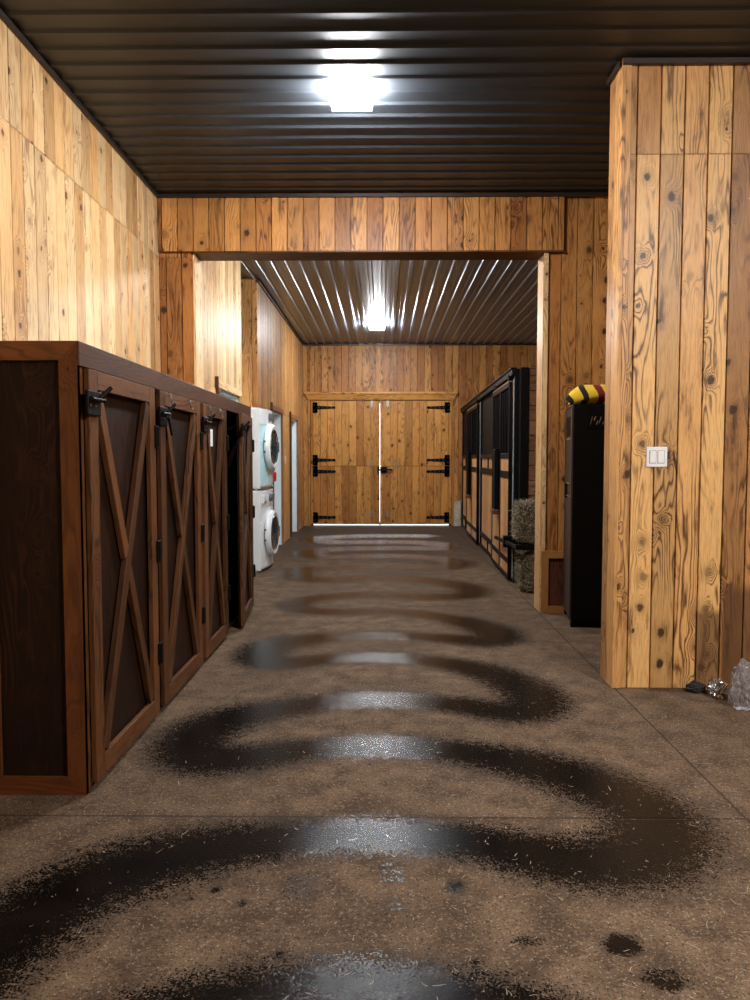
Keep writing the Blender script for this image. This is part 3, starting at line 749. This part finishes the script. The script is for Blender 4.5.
for (a, b) in ((.03, .03), (D-.04, .03), (.03, W-.03)):
    m = MB(); m.lathe([(.0, 0), (.02, 0), (.02, .04), (.0, .04)], (a, b, 0.0), (0, 0, 1), 12); m.build('foot', 'blackmatte', t)
# striped knitted hat on top
cap = MB(); n = 44; k = 24; rings = []
for i in range(n+1):
    u = i/n; x = -.055+u*.60
    r = .075*math.sin(PI*min(1, u*2.0+.06)/2 if u < .5 else PI/2)**.6*(1 if u < .85 else math.sqrt(max(0.0, 1-((u-.85)/.15)**2)))
    h = .048*(min(1, u*5.0+.10))**.6*(1 if u < .85 else math.sqrt(max(.0, 1-((u-.85)/.15)**2)))
    rings.append((x, r*1.7+.004, h*1.5+.006, .0))
def stripe(u):
    for lim, c in ((.03, 1), (.14, 0), (.22, 1), (.33, 0), (.42, 2), (.62, 0), (.74, 1), (.88, 0), (2, 2)):
        if u < lim: return c
for i in range(n):
    for j in range(k):
        q = []
        for (ii, jj) in ((i, j), (i+1, j), (i+1, j+1), (i, j+1)):
            x, ry, rz, _ = rings[ii]; a = 2*PI*jj/k
            wob = 1+.09*noise.noise(Vector((x*9, math.cos(a)*2, math.sin(a)*2)))
            q.append((x+.02*math.sin(a*2+.5), ry*math.cos(a)*wob, max(-.0, rz+rz*math.sin(a)*wob)-(.03*max(0, -x)*8 if 0 else 0)))
        cap.face(q[::-1], None, None, (0, 1, 2)[stripe(i/n+.006*math.sin(j*2*PI/k*2))], True)
o = cap.build('striped_hat', ['yellow', 'bkknit', 'redknit'], None, True, loc=(1.50, 5.93, H+.001), rotz=math.radians(-8)); tag(o, 'yellow, black and dark red striped knitted hat lying on the dark steel locker', 'hat')

# ------------------------------------------------------------------ horse stalls (right of aisle)
SY0, SY1 = 7.86, 14.5; SX0, SX1 = 1.372, 1.525
sa = -math.atan((SX1-SX0)/(SY1-SY0))
SLn = math.hypot(SX1-SX0, SY1-SY0)
def stall(y0, y1, ydoor, label):
    """local coords: Y along the front, X=0 aisle face, +X into the stall; built relative to (SX0,SY0)"""
    q0 = y0-SY0
    t = thing('horse_stall', label, 'horse stall', (SX0+(q0)*math.sin(-sa), SY0+q0*math.cos(sa), 0), sa, 'horse stall fronts along the aisle')
    Ln = y1-y0; yd = ydoor-y0; m = MB()
    m.box((0, 0, 0), (.07, .07, 2.24), 2, bev=.004); m.build('post', 'black', t)
    m = MB(); m.box((0, Ln-.04, 0), (.07, Ln-.001, 2.24), 2, bev=.004); m.build('post', 'black', t)
    m = MB(); m.box((-.004, .040, .05), (.0, .068, 2.15), 2); e = m.build('post_edge_glint', 'edge_glint', t); e['label'] = 'painted glint on post edge'  # light reflection along the post edge, painted as a thin pale strip
    m = MB(); m.box((-.03, .0, 2.18), (.06, Ln-.001, 2.25), 1, bev=.006); m.box((-.045, .0, 2.245), (.02, Ln-.001, 2.262), 1, bev=.002); m.build('track', 'black', t)
    # fixed panel yd..Ln
    m = MB(); m.box((.036, yd, .02), (.05, Ln-.04, 1.16), 2)
    boards(m, 0, .018, -1, yd, Ln-.04, .02, 1.32, bw=.16); m.build('lower_boards', 'pine_stall', t)
    m = MB(); 
    for (z0, z1) in ((0, .05), (.17, .235), (1.10, 1.18), (1.315, 1.37)): m.box((.0, yd, z0), (.05, Ln-.04, z1), 1, bev=.003)
    m.box((.002, (yd+Ln)/2, 0), (.048, (yd+Ln)/2+.03, .235), 2); m.box((.002, (yd+Ln)/2, 1.1), (.048, (yd+Ln)/2+.03, 1.37), 2); m.box((.001, Ln-.07, 0), (.049, Ln-.04, 1.37), 2)
    m.box((.0, yd, 0), (.05, yd+.04, 2.2), 2); m.build('fixed_frame', 'black', t)
    m = MB(); m.box((.02, yd+.04, 1.37), (.03, Ln-.04, 2.18), 2); m.build('solid_upper_panel', 'blackmatte', t)
    # sliding door, hangs proud of the front
    xo = -.045; m = MB(); a, b = .075, yd+.03
    for (z0, z1) in ((.03, .075), (.19, .25), (1.10, 1.18), (1.315, 1.37), (2.07, 2.12)): m.box((xo, a, z0), (xo+.035, b, z1), 1, bev=.003)
    for yy in (a, b-.04): m.box((xo, yy, .03), (xo+.035, yy+.04, 2.12), 2, bev=.003)
    for yy in (a+(b-a)*.5,): m.box((xo, yy-.02, .03), (xo+.035, yy+.02, 2.12), 2, bev=.003)
    dr = m.build('sliding_door', 'black', t)
    m = MB(); m.box((xo+.026, a+.02, .05), (xo+.03, b-.02, 1.34), 2); boards(m, 0, xo+.008, -1, a+.02, b-.02, .05, 1.34, bw=.14); m.build('boards', 'pine_stall', dr)
    n = 11
    for k in range(n):
        yy = a+.06+(b-a-.12)*k/(n-1)
        m = MB(); m.tube([(xo+.018, yy, 1.37), (xo+.018, yy, 2.08)], .009, 8); m.build('bar', 'black', dr)
    m = MB(); m.box((xo-.002, a+.04, 2.12), (xo+.03, b-.02, 2.135), 1); e = m.build('top_strip', 'rough_plank', dr); e['label'] = 'bare top strip'
    for yy in (a+.12, b-.15):
        m = MB(); m.lathe([(0, 0), (.035, 0), (.035, .02), (0, .02)], (xo+.0, yy, 2.17), (1, 0, 0), 16); m.box((xo+.002, yy-.012, 2.08), (xo+.012, yy+.012, 2.2), 2); m.build('roller', 'black', dr)
    # hanging black feed chute with wooden stop
    yc = a+(b-a)*.62
    m = MB(); m.box((xo-.05, yc-.13, .72), (xo-.0, yc+.13, 1.42), 2, bev=.008); ch = m.build('feed_flap', 'blackmatte', t)
    m = MB(); m.box((xo-.075, yc-.15, .665), (xo-.0, yc+.06, .72), 1, bev=.01); m.build('wooden_stop', 'casing_dark', ch)
    return t
YM = 11.18
stall(SY0+.02, YM, 9.38, 'near horse stall front with black bars and pine boards beside the hay')
stall(YM+.002, SY1, 13.0, 'far horse stall front with black bars next to the plank end wall')
# big corner post and plank side wall facing the hall
m = MB(); m.box((1.412, 7.76, 0), (1.50, 7.84, 2.25), 2, bev=.005); tag(m.build('corner_post', 'black'), 'thick black steel post at near corner of stalls behind the hay', 'post')
m = MB(); m.box((1.51, 7.804, 0), (4.59, 7.86, 2.24), 0); boards(m, 1, 7.785, -1, 1.503, 4.59, 0, 2.24, (), bw=.155, horizontal=True)
m.box((1.505, 7.775, 2.24), (4.59, 7.88, 2.26), 0)
struct(m.build('wall_stall_end', 'rough_plank'))
m = MB(); m.box((1.62, YM-.03, 0), (4.59, YM+.03, 2.2), 0); boards(m, 1, YM-.04, -1, 1.62, 4.59, 0, 2.2, bw=.155, horizontal=True); struct(m.build('wall_stall_divider', 'rough_plank'))
# hay bales
def bale(label, loc, sx, sy_, sz, seed):
    rnd = random.Random(seed); m = MB(); nx_, ny_, nz_ = 14, 12, 10
    def Pn(u, v, w):
        p = Vector(((u-.5)*sx, (v-.5)*sy_, w*sz)); c = Vector((0, 0, sz/2)); q = p-c
        k = 1-.05*((2*abs(u-.5))**6*(2*abs(v-.5))**6+(2*abs(u-.5))**6*(2*abs(w-.5))**6+(2*abs(v-.5))**6*(2*abs(w-.5))**6)
        d = .018*noise.noise(q*14+Vector((seed, 0, 0)))
        p = c+q*(k+d/max(.1, q.length)); p.z = max(0, p.z); return p
    def grid(fn, a, b, flip):
        for i in range(a):
            for j in range(b):
                q = [fn(i/a, j/b), fn((i+1)/a, j/b), fn((i+1)/a, (j+1)/b), fn(i/a, (j+1)/b)]
                m.face(q[::-1] if flip else q, None, (rnd.random()*.25, 0, 0))
    grid(lambda u, v: Pn(u, v, 1), nx_, ny_, False); grid(lambda u, v: Pn(u, v, 0), nx_, ny_, True)
    grid(lambda u, w: Pn(u, 0, w), nx_, nz_, False); grid(lambda u, w: Pn(u, 1, w), nx_, nz_, True)
    grid(lambda v, w: Pn(0, v, w), ny_, nz_, True); grid(lambda v, w: Pn(1, v, w), ny_, nz_, False)
    for k in range(5200):
        fc = rnd.choice((0, 0, 1, 1, 2)); u, v, w = rnd.random(), rnd.random(), rnd.random()
        if fc == 0: v = 0; n = Vector((0, -1, 0))
        elif fc == 1: u = 0; n = Vector((-1, 0, 0))
        else: w = 1; n = Vector((0, 0, 1))
        p = Pn(u, v, w); d = Vector((rnd.uniform(-1, 1), rnd.uniform(-1, 1), rnd.uniform(-1, 1))); d -= n*d.dot(n)*.6; d.normalize()
        L_ = rnd.uniform(.015, .05); a = p+n*.001; b = p+d*L_+n*rnd.uniform(.002, .014); s_ = d.cross(n); 
        if s_.length < .01: continue
        s_ = s_.normalized()*rnd.uniform(.0015, .0035)
        if min(a.z, b.z) < .002: continue
        m.face([a-s_, a+s_, b+s_*.6, b-s_*.6], None, (rnd.random()**1.3, 0, 0))
    o = m.build('hay_bale', 'hay', None, False, loc=loc); tag(o, label, 'hay bale', 'hay bales stacked beside the opening')
bale('lower hay bale standing on the floor by the stall corner', (1.79, 7.485, 0), .86, .42, .415, 1)
bale('upper hay bale resting on the lower bale by the stall corner', (1.755, 7.485, .482), .86, .42, .41, 2)
# black bar in front of bales
t = thing('guard_bar', 'low black steel bar reaching across the front of the hay bales', 'metal bar', (1.30, 7.90, 0))
m = MB(); m.bar((0, -.64, .455), (-.005, .72, .41), .035, .03, (1, 0, 0)); m.build('long_bar', 'black', t)
m = MB(); m.bar((-.016, -.655, .455), (.50, -.655, .455), .05, .03, (0, 1, 0)); m.build('cross_bar', 'black', t)
m = MB(); m.box((-.03, -.03, .38), (.066, .05, .50), 2, bev=.004); m.build('bracket', 'black', t)

# worn white post guard on far wall
m = MB()
m.box((1.372, YFAR-.06, 0), (1.508, YFAR-.012, .47), 2, bev=.006); m.box((1.372, YFAR-.065, .47), (1.508, YFAR-.012, .49), 0, bev=.003)
tag(m.build('wall_guard', 'plate'), 'chipped whitish guard plate at the wall foot right of the barn doors', 'guard plate')

# ------------------------------------------------------------------ rubbish at right base
def crumple(nm, loc, sx, sy_, sz, seed, mat, amp=.35, rot=0., n=4):
    import bmesh
    bm = bmesh.new(); bmesh.ops.create_icosphere(bm, subdivisions=n, radius=1)
    for v in bm.verts:
        p = v.co.copy(); k = 1.
        for o_, a_ in ((1.6, amp), (3.5, amp*.6), (8, amp*.3)):
            k += a_*(abs(noise.noise(p*o_+Vector((seed*3.1, 0, 0))))*2-.6)
        v.co = Vector((p.x*sx, p.y*sy_, p.z*sz))*k
    zm = min(v.co.z for v in bm.verts)
    for v in bm.verts: v.co.z = max(v.co.z, zm*.62)-zm*.62
    me = bpy.data.meshes.new(nm); bm.to_mesh(me); bm.free(); me.materials.append(M[mat])
    o = bpy.data.objects.new(nm, me); COL.objects.link(o); o.location = loc; o.rotation_euler = (0, 0, rot); return o
tag(crumple('plastic_bag', (1.915, 3.92, 0), .075, .08, .15, 4, 'plastic', .24), 'tall crumpled clear plastic bag at the right edge below the pine wall', 'plastic bag')
M['foil'] = simple('crumpled_foil', (.55, .55, .56), .18, .9)
tag(crumple('foil_wrapper', (1.845, 4.10, 0), .045, .045, .06, 9, 'foil', .35), 'small shiny crumpled silver wrapper between dark cloth and plastic bag', 'wrapper')
M['cloth'] = simple('dark_cloth', (.012, .011, .014), .8)
tag(crumple('dark_cloth', (1.765, 4.19, 0), .055, .04, .035, 12, 'cloth', .22), 'small dark crumpled cloth on the floor at the pine wall foot', 'cloth')

# straw scattered over the floor
m = MB(); rnd = random.Random(3)
for k in range(2600):
    y = 1.6+(rnd.random()**1.8)*9
    x = rnd.uniform(-1.1, 1.9) if rnd.random() < .7 else rnd.gauss(.9, .5)
    if x < -1.05 and y > 2.7: continue
    if x > 1.2 and y > 4.1: continue
    if x > 1.75 and y > 3.75: continue
    if x > 2.3 or x < -1.4: continue
    a = rnd.random()*PI; L_ = rnd.choice((.004, .006, .008, .012, .02, .035 if rnd.random() < .3 else .01)); d = Vector((math.cos(a), math.sin(a), 0))*L_; s_ = Vector((-math.sin(a), math.cos(a), 0))*rnd.uniform(.0006, .0013)
    p = Vector((x, y, .0015)); q = p+d*.5+Vector((s_.x, s_.y, 0))*rnd.uniform(-3, 3); e = p+d+Vector((0, 0, rnd.uniform(0, .003))); r = (rnd.random(), 0, 0)
    m.face([p-s_, q-s_, q+s_, p+s_], None, r); m.face([q-s_, e-s_*.5, e+s_*.5, q+s_], None, r)
tag(m.build('loose_straw', 'straw'), 'short bits of loose straw scattered over the concrete floor', 'straw', kind='stuff')

# ------------------------------------------------------------------ world & view
w = bpy.data.worlds.new('world'); SC.world = w; w.use_nodes = True
w.node_tree.nodes['Background'].inputs[0].default_value = (.85, .93, 1, 1); w.node_tree.nodes['Background'].inputs[1].default_value = 2.0
SC.view_settings.view_transform = 'Standard'; SC.view_settings.look = 'None'; SC.view_settings.gamma = 1; SC.view_settings.use_curve_mapping = False
SC.view_settings.exposure = 1.4
